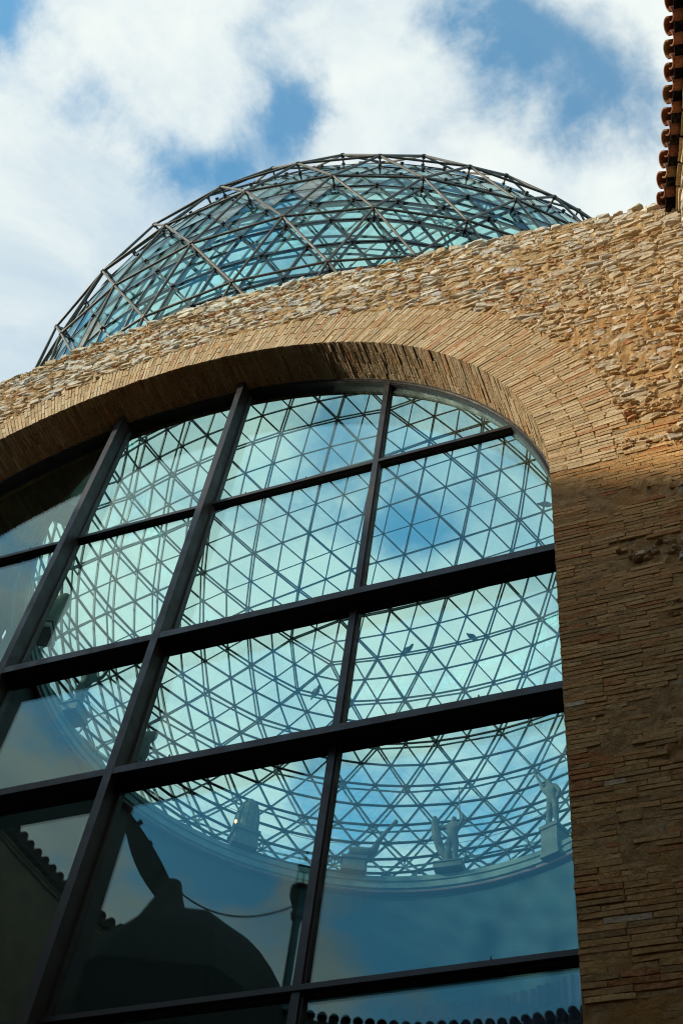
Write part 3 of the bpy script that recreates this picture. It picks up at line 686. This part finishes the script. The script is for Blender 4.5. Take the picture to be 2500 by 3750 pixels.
for k in range(npit):
    s0 = (k + .5) * .245
    for row in range(2):
        for cover in (1, 0):
            s = s0 if cover else s0 + .1225
            p, q, nr = path(s, -.02 + row * .40 + random.uniform(-.012, .012))
            V, F = tilev(.105, .085, .46, 1, n=10) if cover else tilev(.085, .10, .46, -1, n=8)
            zb = ZE + (.035 if cover else .025) + row * .40 * .22; W = []
            tw = random.uniform(-.03, .03)
            for x, y, zq in V:
                w = p + q * (x + tw * y) + nr * (y - zq * .42 + .035); W.append((w[0], w[1], zb + zq + y * .22 + row * .012))
            d3 = np.array([p[0], 13.24 - p[1], zb]); s2 = screen(d3); s1 = screen((p[0], p[1], zb))
            wv = 0
            if row == 0 and ((s1 and 2200 < s1[0] < 2600 and -200 < s1[1] < 900)): wv = 5
            elif row == 0 and s2 and -100 < s2[0] < 2300 and 2700 < s2[1] < 3850: wv = 3
            tiles.append((wv, W, F, pick([((.25, .095, .05), 4), ((.20, .075, .045), 3), ((.25, .14, .075), 2)])))
place(tiles, 'roof_tile', 'tiling', TILE, cb, 290)
# two courses of bricks under the eave
eb = []
for row, (off, zq) in enumerate(((.19, 13.845), (.22, 13.785))):
    s = .05
    while s < dl[-1] - .3:
        L = .29; p, q, nr = path(s + L / 2, off + .1 + random.uniform(-.012, .012)); a3, n3 = np.array([q[0], q[1], 0]), np.array([nr[0], nr[1], 0])
        V, F = brickv((p[0], p[1], zq), a3, -n3, Z_, L - .03, .24, .045, .006)
        s1 = screen((p[0], p[1], zq)); eb.append((1 if s1 and 2300 < s1[0] < 2560 and -100 < s1[1] < 900 else 0, V, F, pick(P_ARCH))); s += L
place(eb, 'brick', 'eave_brickwork', BRICK, cb)
# rubble stones on the right-hand wall below the eave
rs = []
for k in range(420):
    s = random.uniform(.1, 4.2); zq = 13.70 - abs(random.gauss(0, .9)); p, q, nr = path(s, .25)
    w, h = random.uniform(.1, .3), random.uniform(.05, .13)
    V, F = stonev(0, 0, w, h, random.uniform(.015, .05), ax=np.array([q[0], q[1], 0]), ay=-np.array([nr[0], nr[1], 0]), org=np.array([p[0], p[1], zq]))
    s1 = screen((p[0], p[1], zq)); rs.append((w * h if s1 and s1[0] < 2530 and s1[1] < 1000 else 0, V, F, pick(P_STONE)))
place(rs, 'stone', 'wall_rubble', STONE, cb)
# ------------------------------------------------------------------ things standing in the courtyard, seen mirrored in the panes
YV = 12.5; YR = 13.24 - YV
def mir(px, py, yv=YV): d = ray(px, py); d = d / d[1] * yv; return np.array([d[0], 13.24 - yv, d[2]])
b0, b1 = mir(452, 2930), mir(640, 3330)
bo = thing('upturned_boat', 'dark wooden boat standing on end, mirrored in the lower left pane', 'boat', tuple(b1))
ax = (b0 - b1); Lb = np.linalg.norm(ax); ax /= Lb; lat = np.cross(ax, Y_); V, F = [], []
for i in range(13):
    u = i / 12; w = .36 * (1 - abs(2 * u - .72) ** 1.9 * .95) if u < .86 else .36 * max(.03, (1 - u) * 2.2); w = max(w, .02)
    for k in range(9):
        a = math.pi * k / 8; V.append(ax * (u * Lb * 1.12) + lat * (w * .5 * math.cos(a) + .07 * math.sin(u * 3.1)) + Y_ * (-.10 * math.sin(a) * (w / .3)))
for i in range(12):
    for k in range(8): F.append((i * 9 + k, i * 9 + k + 1, i * 9 + 10 + k, i * 9 + 9 + k))
    F.append((i * 9, i * 9 + 9, i * 9 + 17, i * 9 + 8))
mesh_ob('hull', V, F, WOOD, bo)
for u in (.3, .55, .75):
    c = ax * (u * Lb); V, F = beamv(c - lat * .12, c + lat * .12, .10, .03, Y_); mesh_ob('thwart', V, F, WOOD, bo)
V, F = lathe([(.0, .50), (.12, .48), (.19, .24), (.40, -.30), (.74, -.9), (.83, -1.4), (.0, -1.4)], -.14, 0, 14); mesh_ob('pedestal', V, F, WOOD, bo)
V, F = tubev((0, 0, -1.3), (0, 0, -UP - b1[2]), .10, 10); mesh_ob('mast', V, F, STEEL, bo)
c0 = mir(775, 3385); rr_ = 1.79
pa = thing('canopy_parasol', 'wide black parasol canopy mirrored below the boat', 'parasol', (c0[0] - .25, YR + .1, c0[2]))
ng = 8
for g_ in range(ng):
    V, F = [], []
    for i in range(9):
        for k in range(5):
            a = 2 * math.pi * (g_ + k / 4) / ng; t_ = i / 8; r = rr_ * t_ * (1 - .085 * math.sin(math.pi * k / 4))
            V.append((r * math.cos(a), r * math.sin(a), -.10 * t_ - 1.6 * t_ ** 2.3))
    for i in range(8):
        for k in range(4): F.append((i * 5 + k, i * 5 + k + 1, i * 5 + 6 + k, i * 5 + 5 + k))
    cp = mesh_ob('canopy_panel', V, F, BLACK, pa, smooth=True)
    a = 2 * math.pi * g_ / ng; A = Acc(); P = [(rr_ * t_ * .99 * math.cos(a), rr_ * t_ * .99 * math.sin(a), -.10 * t_ - 1.6 * t_ ** 2.3 - .02) for t_ in np.linspace(0, 1, 6)]
    for p, q in zip(P[:-1], P[1:]): A.add(*tubev(p, q, .012, 5))
    A.build('rib', STEEL, cp)
V, F = tubev((0, 0, .12), (0, 0, -UP - c0[2]), .05, 8); mesh_ob('pole', V, F, STEEL, pa)
l0 = mir(1096, 3300)
lp = thing('lantern_post', 'dark lantern post mirrored beside the right mullion', 'lamp post', (l0[0], l0[1], -UP)); hz = l0[2] + UP
V, F = lathe([(.14, 0), (.14, .3), (.075, .4), (.06, 1.5), (.055, hz - .3), (.085, hz - .28), (.10, hz - .2), (.07, hz - .16), (.13, hz), (.15, hz + .06), (.155, hz + .2), (.0, hz + .2)], 0, 0, 12); mesh_ob('post', V, F, STEEL, lp)
V, F = lathe([(.11, hz + .2), (.09, hz + .55)], 0, 0, 6); lg = mesh_ob('lantern_glass', V, F, LGLASS, lp)
V, F = lathe([(.10, hz + .55), (.11, hz + .57), (.06, hz + .64), (.02, hz + .70), (.015, hz + .85), (0, hz + .86)], 0, 0, 12); mesh_ob('cap', V, F, STEEL, lp)
for k in range(6):
    a = math.pi / 3 * k; V, F = tubev((.112 * math.cos(a), .112 * math.sin(a), hz + .2), (.092 * math.cos(a), .092 * math.sin(a), hz + .55), .008, 4); mesh_ob('glazing_bar', V, F, STEEL, lg)
A = Acc(); e0, e1 = b0 + ax * -.35 + lat * .0, l0 + np.array([-.05, 0, -.05]); P = []
for t_ in np.linspace(0, 1, 24): P.append(e0 * (1 - t_) + e1 * t_ - Z_ * (1.5 * 4 * t_ * (1 - t_) * .55))
for p, q in zip(P[:-1], P[1:]): A.add(*tubev(p, q, .013, 5))
tag(A.build('hanging_cable', STEEL), 'thin dark cable sagging from the boat to the lantern post', 'cable')
